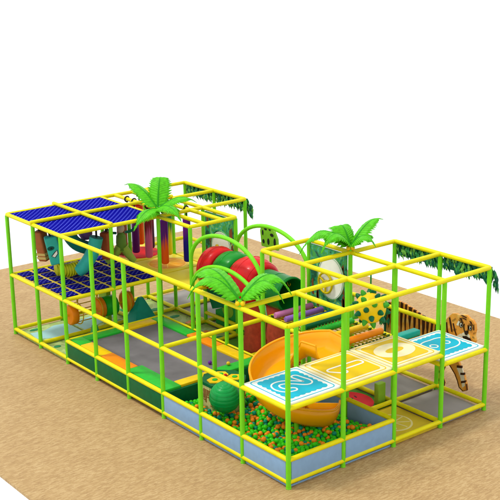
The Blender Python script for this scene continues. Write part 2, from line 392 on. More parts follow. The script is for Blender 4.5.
def hop(x, y, z, digit, field, line, label, scallop):
    cx, cy = x+.5, y+.5
    t = thing('hopscotch_mat', (cx, cy, z), label, 'hopscotch mat', 'numbered hopscotch deck mats')
    build('mat_pad', MB().box(x+.012, x+.988, y+.03, y+.975, z, z+.045, 0, .012), WHITE if scallop else CREAM, t)
    build('border_line', MB().ribbon(rrect(cx-.43, cx+.43, cy-.43, cy+.43, .07), .014, FXY, z+.043, z+.049), line, t)
    if scallop:
        pts = []
        for sx_, sy_, dx, dy in ((1, -1, 0, 1), (1, 1, -1, 0), (-1, 1, 0, -1), (-1, -1, 1, 0)):
            nS = 7
            for k in range(nS):
                for j in range(6):
                    u = -.36 + .72*(k + j/6)/nS; bump = .022*sin(pi*j/6)
                    px = .345*(sx_ if dx == 0 else 0) + (dx*(u+.0)); py = .345*(sy_ if dy == 0 else 0) + dy*u
                    if dx == 0: px = (.345+bump)*sx_; py = dy*u*.96
                    else: py = (.345+bump)*sy_; px = dx*u*.96
                    pts.append((cx+px, cy+py))
        build('colour_field', MB().prism(pts, FXY, z+.043, z+.050), field, t)
    else:
        build('colour_field', MB().prism(rrect(cx-.37, cx+.37, cy-.37, cy+.37, .06), FXY, z+.043, z+.050), field, t)
    q = 1.0 if digit == 2 else 1.14
    G = lambda a, b, h: (cx - b*q, cy + a*q, h)      # glyph space: a to the reader's right, b up
    mb = MB()
    if digit == 2:
        p = smooth([(-.15, .11), (-.13, .22), (0, .27), (.13, .22), (.14, .08), (.04, -.05), (-.08, -.14), (-.11, -.20), (-.06, -.24), (.04, -.22), (.17, -.20)])
        mb.ribbon(outline(p, .055), .024, G, z+.048, z+.056)
    elif digit == 1:
        mb.ribbon(smooth([(.06, .22), (.06, -.2), (.055, -.27), (0, -.29), (-.055, -.27), (-.06, -.2), (-.06, .06), (-.065, .10), (-.13, .08), (-.17, .12), (-.15, .17), (-.06, .24), (0, .29), (.05, .27), (.06, .22)]), .024, G, z+.048, z+.056)
    elif digit == 8:
        p = [(r_*.9*cos(a), r_*1.0*sin(a)) for a in [2*pi*k/48 for k in range(48)] for r_ in [.21 + .10*abs(sin(a))**1.5]]
        mb.ribbon(p, .02, G, z+.048, z+.056)
        for c in (-.12, .12): mb.ribbon(circle(0, c, .055, .055, 16), .018, G, z+.048, z+.0565)
    elif digit == 0:
        mb.prism(circle(0, 0, .23, .31, 40), G, z+.048, z+.054)
    nm = build('numeral', mb, CREAM if digit == 0 else WHITE, t)
    if digit == 0:
        build('numeral_hole', MB().prism(circle(0, 0, .07, .15, 32), G, z+.052, z+.058), field, t)
    return t
hop(0, 0, ZP+.012, 2, TEAL, TEAL, 'teal hopscotch deck mat with white numeral two at the front corner', True)
hop(1, 0, ZP+.012, 1, AMBER, AMBER, 'amber hopscotch deck mat with white outlined numeral one', False)
hop(2, 0, ZP+.012, 0, AMBER, AMBER, 'amber hopscotch deck mat with fat cream numeral zero', False)
hop(3, 0, ZD+.012, 8, TEAL, TEAL, 'teal hopscotch deck mat with white numeral eight at the right end', True)

# ---------------------------------------------------------------- ball pit
pit = thing('ball_pit', (1, 1.5, 0), 'low ball pit with blue grey padded walls at the front corner', 'ball pit')
for k in range(3): build('wall_panel', MB().box(.0-.018, .022, k+.04, k+.96, ZB+.02, ZL-.02, 0, .006), BLUEGREY, pit)
for k in range(2): build('wall_panel', MB().box(k+.04, k+.96, -.018, .022, ZB+.02, ZL-.02, 0, .006), BLUEGREY, pit)
for k in range(3): build('wall_panel', MB().box(1.978, 2.018, k+.04, k+.96, .02, ZL-.02, 0, .006), BLUEGREY, pit)
build('pit_floor', MB().box(.02, 1.98, .02, 2.98, .003, .03), BLUEGREY, pit)
ico = bmesh.new(); bmesh.ops.create_icosphere(ico, subdivisions=2, radius=1)
IV = [v.co.copy() for v in ico.verts]; IF = [tuple(v.index for v in f.verts) for f in ico.faces]; ico.free()
BR = .0365
balls = []
def surf(x, y): return .175 + .035*sin(x*3.1+1)*cos(y*2.3) + .02*sin(x*7+y*5)
TABLE = (.80, 2.50, .36)
for layer in range(2):
    st = BR*1.93
    ny = int(2.88/(st*.866)); nx = int(1.88/st)
    for j in range(ny):
        for i in range(nx):
            x = .06+BR + (i+(j % 2)*.5+layer*.35)*st + random.uniform(-.016, .016); y = .06+BR+j*st*.87 + random.uniform(-.016, .016)
            if x > 1.93 or y > 2.9: continue
            if math.hypot(x-TABLE[0], y-TABLE[1]) < TABLE[2]+.02: continue
            z = surf(x, y) - layer*BR*1.5 + random.uniform(-.014, .014)
            balls.append([x, y, z, random.choices((0, 1, 2), (.48, .31, .21))[0], layer])
for _ in range(190):
    x, y = random.uniform(.1, 1.9), random.uniform(.1, 2.8)
    if math.hypot(x-TABLE[0], y-TABLE[1]) < TABLE[2]+.05: continue
    balls.append([x, y, surf(x, y)+BR*1.5, random.choices((0, 1, 2), (.48, .31, .21))[0], 0])
balls.sort(key=lambda b: (b[4], (Vector(b[:3])-CAM).length - b[2]*3))
BM = []
for k, (nm, mm, w) in enumerate((('green', BALLG, 0), ('orange', BALLO, 1), ('teal', BALLT, 2))):
    me = bpy.data.meshes.new('pit_ball_mesh'); me.from_pydata([tuple(v*BR) for v in IV], [], IF); me.materials.append(mm)
    for p in me.polygons: p.use_smooth = True
    BM.append(me)
BL = ('glossy green plastic ball lying in the front of the ball pit', 'glossy orange plastic ball lying in the front of the ball pit', 'glossy teal plastic ball lying in the front of the ball pit')
BG = ('green pit balls', 'orange pit balls', 'teal pit balls')
for x, y, z, c, l in balls[:300]:
    o = bpy.data.objects.new('pit_ball', BM[c]); sc.collection.objects.link(o); o.location = (x, y, z); tagp(o, BL[c], 'pit ball', BG[c])
mb = MB()
for x, y, z, c, l in balls[300:]: mb.add([(x+v.x*BR, y+v.y*BR, z+v.z*BR) for v in IV], IF, c, True)
build('pit_balls', mb, [BALLG, BALLO, BALLT], None, 'mass of green orange and teal balls filling the rest of the pit', 'pit balls', kind='stuff')

# big ribbed ball
prof = []
NB = 60
for k in range(NB+1):
    a = -pi/2 + pi*k/NB; r = .24*(1 - .028*max(0, cos(k*pi*2/5))**3); prof.append((max(0, r*cos(a)), r*sin(a)))
c0 = Vector((.47, 2.03, .54))
Q = Matrix.Rotation(radians(8), 3, 'X') @ Matrix.Rotation(radians(-8), 3, 'Y')
BIGG = mat('big_ball_green', (0, 142, 62), .38, .05, 3, coat=.1)
build('exercise_ball', MB().lathe(prof, lambda a, b, h: tuple(c0 + Q @ Vector((a, b, h))), 40), BIGG, None, 'large dark green ribbed ball resting in the pit in front of the activity table', 'ball')
for (x, y, z, mm, lb) in ((1.28, 3.52, .435, mat('purple_ball', (104, 30, 140), .3), 'small purple ball lying on the grey jump bed'), (1.42, 3.20, .479, mat('yellow_ball', (214, 180, 30), .3), 'small yellow ball on the green edge pad of the trampoline')):
    me = bpy.data.meshes.new('b'); me.from_pydata([tuple(v*.034) for v in IV], [], IF); me.materials.append(mm)
    for p in me.polygons: p.use_smooth = True
    o = bpy.data.objects.new('loose_ball', me); sc.collection.objects.link(o); o.location = (x, y, z); tagp(o, lb, 'ball')

# activity table
tx, ty, tr = TABLE
tb = thing('activity_table', (tx, ty, 0), 'eight sided play table with dark green top and yellow hexagons in the pit', 'play table')
oc = circle(tx, ty, tr, tr, 8, pi/8)
WOODP = mat_patch('jungle_wood_print', [(140, 164, 84), (200, 196, 124), (216, 208, 140), (168, 178, 100)], 9, .6)
build('table_body', MB().prism(circle(tx, ty, tr*.94, tr*.94, 8, pi/8), FXY, .03, .56), WOODP, tb)
build('table_top', MB().prism(oc, FXY, .56, .61), DKG, tb)
mb = MB(); mb2 = MB()
for (a, b) in ((-.17, .0), (.04, .13), (.14, -.1)):
    hx = build('hexagon_tile', MB().prism(circle(tx+a, ty+b, .125, .125, 6, .3), FXY, .61, .625), YLV, tb); build('tile_knob', MB().prism(circle(tx+a, ty+b, .045, .04, 8), FXY, .625, .637), MG, hx)
build('toy_bead', MB().lathe([(.0, -.03), (.02, -.022), (.03, 0), (.02, .022), (0, .03)], lambda a, b, h: (tx+.02+a, ty-.02+b, .655+h), 12), RED, tb)
mb = MB(); ap = tr*.94*cos(pi/8)
for k in range(8):
    ang = k*pi/4; c, s_ = cos(ang), sin(ang)
    for j, u in enumerate((-.09, -.045, 0, .045, .09)):
        hh = .1 + .06*((j*7+k) % 3)
        P = lambda a, b, h: (tx + c*(ap+h) - s_*a, ty + s_*(ap+h) + c*a, b)
        mb.prism([(u-.014, .5-hh), (u+.014, .5-hh), (u+.014, .5), (u-.014, .5)], P, -.01, .006)
        if j % 2 == 0: mb.prism([(u-.02, .5-hh-.03), (u+.03, .5-hh-.03), (u+.03, .5-hh-.015), (u-.02, .5-hh-.015)], P, -.01, .007)
build('panel_print', mb, mat('brown_print', (140, 84, 40), .6), tb)

# ---------------------------------------------------------------- trampoline
tp = thing('trampoline', (1, 4.5, 0), 'long rectangular trampoline with grey jump bed and green yellow and orange edge pads', 'trampoline')
for k in range(3): build('side_panel', MB().box(-.02, .022, 3.04+k, 3.96+k, ZB+.02, ZL-.02, 0, .006), DKG, tp)
build('end_panel', MB().box(.05, 1.97, 3.0, 3.05, .03, .40, 0, .01), DKG, tp)
build('end_panel', MB().box(.05, 1.97, 5.95, 6.0, .03, .40, 0, .01), DKG, tp)
build('rear_panel', MB().box(1.94, 1.985, 3.06, 5.94, .03, .40, 0, .006), DKG, tp)
build('jump_bed', MB().box(.2, 1.82, 3.2, 5.82, .385, .40), GREYBED, tp)
def pad(x0, x1, y0, y1, mm): build('edge_pad', MB().box(x0+.003, x1-.003, y0+.003, y1-.003, .39, .445, 0, .014), mm, tp)
W = .26
pad(.045, W+.03, 5.62, 5.97, MG); pad(.045, W+.03, 4.95, 5.62, YLV); pad(.045, W+.03, 4.15, 4.95, ORV); pad(.045, W+.1, 3.02, 4.15, MG)
pad(W+.1, .98, 3.04, 3.24, YLV); pad(.98, 1.97, 3.02, 3.26, MG)
pad(W+.03, 1.0, 5.76, 5.97, MG); pad(1.0, 1.74, 5.76, 5.97, YLV); 
pad(1.74, 1.96, 4.85, 5.97, MG); pad(1.74, 1.96, 4.05, 4.85, ORV); pad(1.74, 1.96, 3.26, 4.05, YLV)

# ---------------------------------------------------------------- spiral slide
sl = thing('spiral_slide', (1.3, 1.35, 0), 'orange moulded spiral slide curling from the deck down into the ball pit', 'slide')
def slide():
    cx, cy, Rm, hw = 1.28, 1.36, .40, .275
    N = 130; rings = []
    for i in range(N+1):
        u = i/N
        if u < .0: pass
        ent = .13
        ang = radians(318*max(0, (u-ent)/(1-ent))); yo = -.33*max(0, 1-u/ent)
        zf = 1.15 - .97*min(1, max(0, (u-.12)/.80))**.97
        wo = .26 + .05*sin(pi*min(1, u*1.4)) + (.04*u); wi = .26 - .04*sin(pi*min(1, u*1.2)) + .06*max(0, (u-.8)/.2)
        row = []
        for k in range(15):
            s = -1 + 2*k/14
            if abs(s) < .62: rr = s/.62*.19; zz = .02*(s/.62)**2
            else:
                q = (abs(s)-.62)/.38; rr = math.copysign(.19 + (hw-.19)*sin(q*pi/2), s)
                h = wo if s > 0 else wi
                zz = .02 + (h-.02)*(1-cos(q*pi/2))*.55 + (h-.02)*q*.45
            row.append((cx + (Rm+rr)*cos(ang), cy + yo + (Rm+rr)*sin(ang), zf+zz))
        rings.append(row)
    v = [p for r in rings for p in r]; n = 15
    f = [(i*n+k, i*n+k+1, (i+1)*n+k+1, (i+1)*n+k) for i in range(N) for k in range(n-1)]
    mb = MB().add(v, f, 0, True)
    # closed bowl end
    return mb, rings
mb, rings = slide()
o = build('slide_trough', mb, ORPL, sl, solid=.03)
rim = MB().tube([r[-1] for r in rings], .02, 8).tube([r[0] for r in rings], .018, 8)
build('slide_rim', rim, ORPL, sl)
er = rings[-1]
mb = MB(); base = [Vector(p) for p in er]; top = max(p.z for p in base)
mb.add([tuple(p) for p in base] + [(p.x, p.y, top-.06) for p in base], [(i, i+1, 15+i+1, 15+i) for i in range(14)], 0, True)
build('slide_end_wall', mb, ORPL, sl, solid=.025)

# ---------------------------------------------------------------- spiky ball
sb = thing('spiky_ball', (2.5, 1.02, 1.76), 'yellow ball with green cone spikes hanging behind the zero deck mat', 'spiky ball')
C = Vector((2.5, 1.02, 1.76)); RB = .238
prof = [(RB*cos(-pi/2+pi*k/24), RB*sin(-pi/2+pi*k/24)) for k in range(25)]
build('ball_body', MB().lathe([(max(r, 0), h) for r, h in prof], lambda a, b, h: (C.x+a, C.y+b, C.z+h), 32), mat('spiky_yellow', (222, 186, 10), .35, .08), sb)
SG = [DKG, mat('spike_green', (60, 150, 40), .4), mat('spike_deep', (6, 96, 60), .4)]
NSP = 30
for k in range(NSP):
    zz = 1 - 2*(k+.5)/NSP; a = k*2.39996; d = Vector((cos(a)*math.sqrt(1-zz*zz), sin(a)*math.sqrt(1-zz*zz), zz))
    build('spike', MB().tube([C+d*(RB*.95), C+d*(RB+.02), C+d*(RB+.06), C+d*(RB+.078)], [.046, .042, .026, .008], 10), SG[k % 3], sb)
build('hanging_rope', MB().tube([C+Vector((0, 0, RB)), (C.x, C.y, ZT-.03)], .012, 8), mat('rope_green', (14, 120, 40), .6), sb)

# ---------------------------------------------------------------- roller bridge
rb = thing('roller_course', (2.5, 2, ZP-.02), 'netted bridge deck with coloured foam rollers behind the hopscotch decks', 'roller bridge')
mb = MB()
for k in range(17): mb.tube([(2.05, 1.06+k*.1175, ZP), (2.95, 1.06+k*.1175, ZP)], .010, 6)
for k in range(10): mb.tube([(2.08+k*.093, 1.04, ZP+.005), (2.08+k*.093, 2.96, ZP+.005)], .010, 6)
for k in range(24):
    for xx in (2.045, 2.955): mb.box(xx-.03, xx+.03, 1.07+k*.08, 1.095+k*.08, ZP-.012, ZP+.034, 1)
    yy = 2.96 if k % 2 else 1.035; mb.box(2.07+(k//2)*.075, 2.095+(k//2)*.075, yy-.03, yy+.03, ZP-.012, ZP+.034, 1)
build('net', mb, [mat('yellow_net_cord', (196, 180, 20), .6), mat('tie_dark_green', (60, 90, 20), .6)], rb)
for (y, r, mm) in ((2.81, .05, PINK), (2.55, .05, PURP), (2.30, .05, mat('blue_roller', (14, 80, 120), .45)), (2.07, .055, DKG), (1.82, .05, MG), (1.5, .05, YLV), (1.17, .055, ORV)):
    mb = MB().tube([(2.10, y, ZP+.035+r), (2.115, y, ZP+.035+r), (2.885, y, ZP+.035+r), (2.90, y, ZP+.035+r)], [r*.8, r, r, r*.8], 14)
    build('foam_roller', mb, mm, rb)
mb = MB()
for k in range(10): mb.tube([(2.15+.07*k, 1.82, ZP+.1), (2.15+.07*k, 1.82, ZP+.17)], [.022, .004], 8)
build('roller_teeth', mb, MG, rb)
build('foam_beam', MB().box(3.04, 3.62, 1.02, 1.17, ZD+.03, ZD+.13, 0, .02), TEALV, None, 'teal foam beam lying behind the blue eight deck mat', 'foam beam')
build('soft_block', MB().box(2.78, 2.94, 1.1, 1.2, .052, .40, 0, .01), LIMEV, None, 'upright lime green soft block standing on the watermelon mat', 'soft block')

# ---------------------------------------------------------------- crawl tunnel, trunks, green block
tn = thing('crawl_tunnel', (2.5, 4, 1.2), 'caterpillar like crawl tunnel of red and green plastic rings under the arches', 'crawl tunnel')
def ring(prof, mm, name='tunnel_ring'):
    build(name, MB().lathe(prof, lambda a, b, h: (2.5+a, h, 1.50+b), 36), mm, tn, solid=.02)
ring([(.28, 2.86), (.295, 2.88), (.285, 2.92), (.285, 3.5), (.29, 3.56)], TGREEND)
ring([(.29, 3.52), (.36, 3.58), (.41, 3.75), (.42, 3.9), (.40, 4.05), (.33, 4.18)], RED)
ring([(.33, 4.18), (.38, 4.26), (.39, 4.45), (.37, 4.6), (.31, 4.68)], TGREEN)
ring([(.31, 4.68), (.38, 4.76), (.39, 4.9), (.37, 5.02), (.30, 5.06)], RED)
for yy, rr in ((3.62, .378), (3.9, .424), (4.14, .356), (4.45, .394), (4.88, .394), (3.2, .289), (2.9, .297)):
    build('moulded_rib', MB().tube([(2.5+rr*cos(a), yy, 1.5+rr*sin(a)) for a in [2*pi*k/40 for k in range(41)]], .012, 8), RED if (3.5 < yy < 4.2 or yy > 4.7) else (TGREEN if yy > 4.2 else TGREEND), tn)
build('window_ring', MB().tube([(2.5+.272, 3.25+.04*cos(q), 1.58+.07*sin(q)) for q in [2*pi*k/16 for k in range(17)]], .01, 6), YLV, tn)
def trunk(x, y, r, z1, label):
    prof = []
    for k in range(12):
        z = z1*k/11; prof.append((r*(1 + .22*math.exp(-z*5) + .06*sin(k*1.3)), z+.003))
    prof = [(0, .003)] + prof + [(0, z1)]
    mb = MB(); n = 28; v = []; f = []
    for r_, h in prof:
        for k in range(n):
            a = 2*pi*k/n; q = r_*(1+.05*sin(5*a+h*2)+.03*sin(11*a)); v.append((x+q*cos(a), y+q*sin(a), h))
    for i in range(len(prof)-1):
        for k in range(n): f.append((i*n+k, i*n+(k+1) % n, (i+1)*n+(k+1) % n, (i+1)*n+k))
    mb.add(v, f, 0, True)
    build('tree_trunk_column', mb, BROWN, None, label, 'trunk column', 'red brown trunk columns')
trunk(2.86, 4.30, .19, 1.13, 'red brown trunk column left of its twin, under the crawl tunnel')
trunk(2.75, 3.42, .24, 1.13, 'wider red brown trunk column right beside the orange slide')
gb = thing('spotted_block', (3.4, 5, 0), 'green foam block with yellow green spots behind the trampoline', 'foam block')
build('block_body', MB().prism([(4.1, .06), (5.84, .06), (5.84, .34), (5.2, .60), (4.1, .62)], FX(3.12), 0, .6), mat('block_green', (40, 160, 70), .45), gb)
mb = MB()
for (a, b, q, w) in ((5.45, .42, .17, .14), (4.9, .40, .2, .16), (4.4, .42, .15, .13)): mb.prism(circle(a, b, q, w, 20), FX(3.12), -.008, .01)
build('spot', mb, LIMEV, gb)
build('soft_wedge', MB().prism([(5.15, .78), (6.12, .86), (5.86, .36), (5.15, .60)], FX(3.06), 0, .5, 0), mat('wedge_green', (10, 116, 74), .45), None, 'dark green tapered soft wedge above the spotted green block', 'foam wedge')

# ---------------------------------------------------------------- jungle boards
def arcpoly(y0, y1, z0, z1, cy, cz, ry, rz):
    return None
def jungle_board(x, y0, y1, label, wheel, cy, cz, ry, rz):
    t = thing('jungle_board', (x, (y0+y1)/2, ZP), label, 'play board', 'printed jungle play boards')
    build('board', MB().prism([(y0+.05, ZP+.04), (y1-.05, ZP+.04), (y1-.05, ZT-.05), (y0+.05, ZT-.05)], FX(x), -.015, .015), PRINTJ, t)
    build('disc', MB().prism(circle(cy, cz, ry, rz, 40), FX(x), -.024, .0), mat('disc_white', (236, 236, 226), .4, .03), t)
    build('disc_ring', MB().ribbon(circle(cy, cz, ry, rz, 40), .035, FX(x), -.034, -.010), mat('ring_mint', (120, 190, 130), .5), t)
    mb = MB(); wy, wz = cy+.09, cz-.1; q = .5
    mb.tube([(x-.06, wy+.16*cos(a), wz+.17*sin(a)) for a in [2*pi*k/24 for k in range(25)]], .02, 8)
    for k in range(3):
        a = k*2.094+.5; mb.tube([(x-.06, wy, wz), (x-.06, wy+.16*cos(a), wz+.17*sin(a))], .018, 8)
    mb.tube([(x-.09, wy, wz), (x-.02, wy, wz)], .045, 14)
    if wheel: build('steering_wheel', mb, mat('wheel_yellow', (196, 176, 10), .4), t)
    mb = MB()
    for k in range(9):
        yy = random.choice((random.uniform(y0+.08, cy-ry*.9), random.uniform(cy+ry*.9, y1-.08))); zz = random.uniform(ZP+.1, ZT-.2)
        mb.prism([(yy-.03, zz-.14), (yy+.02, zz-.13), (yy+.03, zz+.1), (yy-.01, zz+.15)], FX(x), -.02, .0)
    build('trunk_print', mb, mat('trunk_print_brown', (120, 70, 40), .6), t)
    return t
jungle_board(3.0, 2.03, 3.0, 'printed jungle board with round white disc and yellow steering wheel beside the middle palm', True, 2.44, 1.80, .31, .36)
jb = jungle_board(3.0, 5.0, 5.97, 'printed jungle board with white disc at the left, behind the tunnel', False, 5.42, 1.66, .30, .32)
mb = MB()
for a in range(3):
    for b in range(3): mb.lathe([(0, -.0), (.045, 0), (.045, .02), (0, .02)], lambda p, q, h: (2.965-h, 5.24+a*.14+p, 1.42+b*.13+q), 10)
build('bead', mb, YLV, jb)
# small frog shaped cutout board above the tunnel
fr = thing('cutout_board', (3.5, 4.6, 1.75), 'small lime green cutout board with black markings behind the tallest arch', 'cutout board')
pl = [(4.40, 1.74), (4.42, 1.95), (4.5, 2.08), (4.62, 2.12), (4.74, 2.16), (4.86, 2.14), (4.9, 2.02), (4.86, 1.74)]
build('board', MB().prism(pl, FX(3.5), -.02, .02), mat('frog_lime', (120, 180, 40), .5), fr)
mb = MB()
for (a, b, q, w) in ((4.48, 1.88, .03, .08), (4.56, 2.0, .05, .03), (4.66, 1.86, .03, .06), (4.74, 2.08, .04, .02), (4.82, 2.0, .02, .05), (4.8, 1.84, .03, .04), (4.62, 2.09, .03, .02)):
    mb.prism(circle(a, b, q, w, 10), FX(3.5), -.026, -.0)
build('marking', mb, BLACK, fr)
build('board_leg', MB().tube([(3.5, 4.63, .05), (3.5, 4.63, 1.76)], .02, 8), LIME, fr)

# ---------------------------------------------------------------- tiger board
tg = thing('tiger_board', (4.12, 1.2, 0), 'flat cutout board of a striped tiger standing behind the frame on the right', 'tiger board')
TX = 4.12
body = [(2.28, .70), (2.30, 1.0), (2.22, 1.18), (2.05, 1.27), (1.85, 1.26), (1.6, 1.20), (1.35, 1.12), (1.12, 1.08), (.98, 1.14), (.90, 1.26), (.80, 1.36), (.72, 1.38),
        (.66, 1.37), (.58, 1.40), (.50, 1.41), (.44, 1.37), (.38, 1.36), (.33, 1.31), (.31, 1.22), (.33, 1.12), (.30, 1.04), (.34, .96), (.42, .94), (.52, .97), (.62, .95), (.70, .90),
        (.72, .75), (.66, .62), (.58, .50), (.50, .38), (.46, .26), (.44, .16), (.52, .12), (.60, .16), (.64, .26), (.70, .36), (.80, .46), (.88, .52), (.93, .40), (.98, .26),
        (.92, .14), (.94, .05), (1.06, .03), (1.14, .08), (1.12, .3), (1.16, .52), (1.4, .55), (1.65, .52), (1.8, .45), (1.86, .28), (1.84, .10), (1.88, .03), (2.02, .02), (2.06, .1),
        (2.08, .28), (2.2, .42), (2.3, .55)]
build('tiger_body', MB().prism(body, FX(TX), -.02, .02), TIG, tg)
mb = MB()
random.seed(3)
for k in range(13):
    y = 1.02 + k*.098; top = 1.09 + .17*min(1, max(0, (y-1.1)/.75)) - (.10*max(0, (y-2.05)/.2)); bot = .72 - .06*sin(k*1.7) + random.uniform(-.04, .1)
    w = .027 + .008*sin(k*2.1)
    pts = [(y-w, top), (y+w, top+.005), (y+w*.9+.015*sin(k), (top+bot)/2), (y+.006, bot), (y-w*.7+.012*sin(k), (top+bot)/2)]
    mb.prism(pts, FX(TX), -.028, -.0)
for (a, b, c_, d) in ((.50, .42, .58, .40), (.47, .3, .56, .26), (.56, .52, .66, .5), (1.0, .3, 1.11, .28), (.98, .44, 1.12, .42), (.94, .14, 1.1, .16), (1.86, .3, 2.06, .32), (1.86, .18, 2.04, .2), (1.9, .44, 2.14, .42)):
    mb.prism([(a, b-.018), (c_, d-.02), (c_, d+.02), (a, b+.018)], FX(TX), -.028, -.0)
for pts in ([(.86, 1.27), (.83, 1.15), (.80, 1.05), (.78, 1.06), (.80, 1.17), (.84, 1.29)], [(.78, 1.2), (.745, 1.1), (.70, 1.02), (.69, 1.035), (.73, 1.12), (.76, 1.21)],
            [(.92, 1.18), (.90, 1.05), (.86, .95), (.845, .96), (.88, 1.06), (.90, 1.19)], [(.62, 1.385), (.57, 1.37), (.50, 1.365), (.50, 1.38), (.57, 1.39)],
            [(.60, 1.345), (.55, 1.335), (.50, 1.33), (.51, 1.345), (.56, 1.352)], [(.345, 1.30), (.36, 1.24), (.35, 1.2), (.335, 1.21), (.34, 1.25)], [(.645, 1.33), (.60, 1.335), (.585, 1.305), (.60, 1.30)], [(.44, 1.335), (.40, 1.33), (.385, 1.30), (.40, 1.295)]):
    mb.prism(pts, FX(TX), -.03, -.0)
mb.ribbon(body[30:42], .016, FX(TX), -.026, 0, False)
build('stripe', mb, STRIPE, tg)
WH = mat('tiger_white_print', (214, 206, 186), .6)
mb = MB()
mb.prism(circle(.60, 1.225, .026, .036, 12), FX(TX), -.032, 0).prism(circle(.41, 1.225, .022, .034, 12), FX(TX), -.032, 0)
mb.prism([(.68, 1.02), (.60, 1.08), (.54, 1.0), (.56, .96), (.66, .97)], FX(TX), -.031, 0).prism([(.55, .50), (.50, .36), (.48, .22), (.53, .18), (.58, .34), (.66, .48)], FX(TX), -.026, 0)
mb.prism([(1.2, .58), (1.5, .60), (1.75, .56), (1.62, .66), (1.42, .72), (1.3, .66)], FX(TX), -.026, 0)
mb.prism(circle(.50, 1.07, .085, .05, 14), FX(TX), -.027, 0)
mb.prism([(.70, 1.20), (.66, 1.28), (.63, 1.27), (.66, 1.19)], FX(TX), -.027, 0)
build('white_patch', mb, WH, tg)
mb = MB()
for (a, b, c_, d) in ((.72, 1.30, .80, 1.24), (.70, 1.13, .78, 1.09), (.36, 1.15, .32, 1.17), (.37, 1.09, .33, 1.09), (.66, .99, .74, .955)): mb.ribbon([(a, b), ((a+c_)/2, (b+d)/2-.008), (c_, d)], .016, FX(TX), -.028, 0, False)
build('cheek_stripe', mb, STRIPE, tg)
mb = MB().prism(circle(.592, 1.222, .013, .02, 10), FX(TX), -.038, 0).prism(circle(.405, 1.222, .011, .02, 10), FX(TX), -.038, 0).ribbon(circle(.60, 1.225, .03, .041, 14), .012, FX(TX), -.036, 0).ribbon(circle(.41, 1.225, .026, .039, 14), .011, FX(TX), -.036, 0)
mb.ribbon([(.66, 1.29), (.61, 1.30), (.56, 1.27)], .018, FX(TX), -.036, 0, False).ribbon([(.46, 1.27), (.41, 1.295), (.36, 1.28)], .018, FX(TX), -.036, 0, False).ribbon([(.74, 1.00), (.80, .98), (.87, 1.02)], .014, FX(TX), -.036, 0, False).ribbon([(.53, 1.14), (.545, 1.20), (.54, 1.26)], .008, FX(TX), -.036, 0, False).ribbon([(.46, 1.14), (.455, 1.2), (.46, 1.26)], .008, FX(TX), -.036, 0, False)
mb.prism([(.53, 1.14), (.49, 1.16), (.45, 1.14), (.47, 1.09), (.51, 1.09)], FX(TX), -.038, 0)
mb.prism([(.56, 1.05), (.49, 1.07), (.41, 1.05), (.36, .99), (.42, .965), (.52, .98)], FX(TX), -.036, 0)
build('face_print', mb, mat('tiger_dark_print', (40, 26, 18), .6), tg)

# ---------------------------------------------------------------- roof nets and the padded net deck
k = 0
for (x, y, lb) in ((0, 7, 'blue dotted roof net panel at the far left corner'), (0, 6, 'blue dotted roof net panel nearest the front left edge'), (1, 7, 'blue dotted roof net panel in the back row, second from the left corner'), (1, 6, 'blue dotted roof net panel next to the big palm')):
    mb = MB(); n = 8
    z0 = ZT+.012
    for i in range(n+1):
        for j in range(n+1):
            a, b = i/n, j/n; mb.v.append((x+.005+.99*a, y+.005+.99*b, z0 - .012*(sin(pi*a)*sin(pi*b))))
    for i in range(n):
        for j in range(n): mb.f.append((i*(n+1)+j, (i+1)*(n+1)+j, (i+1)*(n+1)+j+1, i*(n+1)+j+1)); mb.mi.append(0); mb.sm.append(True)
    build('net_panel', mb, NAVYNET, None, lb, 'roof net', 'blue roof net panels', solid=.008)
nd = thing('padded_netting', (1, 7, ZP-.02), 'upper left deck of small navy net squares in a yellow grid', 'netted deck')
build('deck_frame', MB().box(.03, 1.97, 6.03, 7.97, ZP-.03, ZP+.012), mat('deck_yellow', (206, 180, 60), .55, .06), nd)
for i in range(6):
    for j in range(6):
        x0, y0 = .05+i*.318, 6.05+j*.318
        build('net_pad', MB().box(x0+.028, x0+.276, y0+.028, y0+.276, ZP+.010, ZP+.03, 0, .006), PADNET, nd)

# ---------------------------------------------------------------- fruit print decks on the upper floor (left rear)
ORF = mat('orange_flesh', (222, 150, 20), .55, .06); ORR = mat('orange_rind', (232, 186, 70), .55, .05)
slice_mat(2, 6, ZP+.012, YELDECK, ORR, ORF, ORR, 'yellow upper deck mat printed with an orange slice under the hanging columns', 'play_mat', cat='deck mat', R_=.38)
slice_mat(2, 7, ZP+.012, YELDECK, WRED, WRED, None, 'yellow upper deck mat printed with a big red disc in the back row', 'play_mat', cat='deck mat', R_=.42)
build('play_mat', slab(2, 3, 5, 6, ZP+.012, ZP+.06, .02), YELDECK, None, 'plain yellow upper deck mat nearest the crawl tunnel', 'deck mat')
build('play_mat', slab(3, 4, 6, 7, ZP+.012, ZP+.06, .02), YELDECK, None, 'plain yellow upper deck mat at the rear behind the hanging columns', 'deck mat')

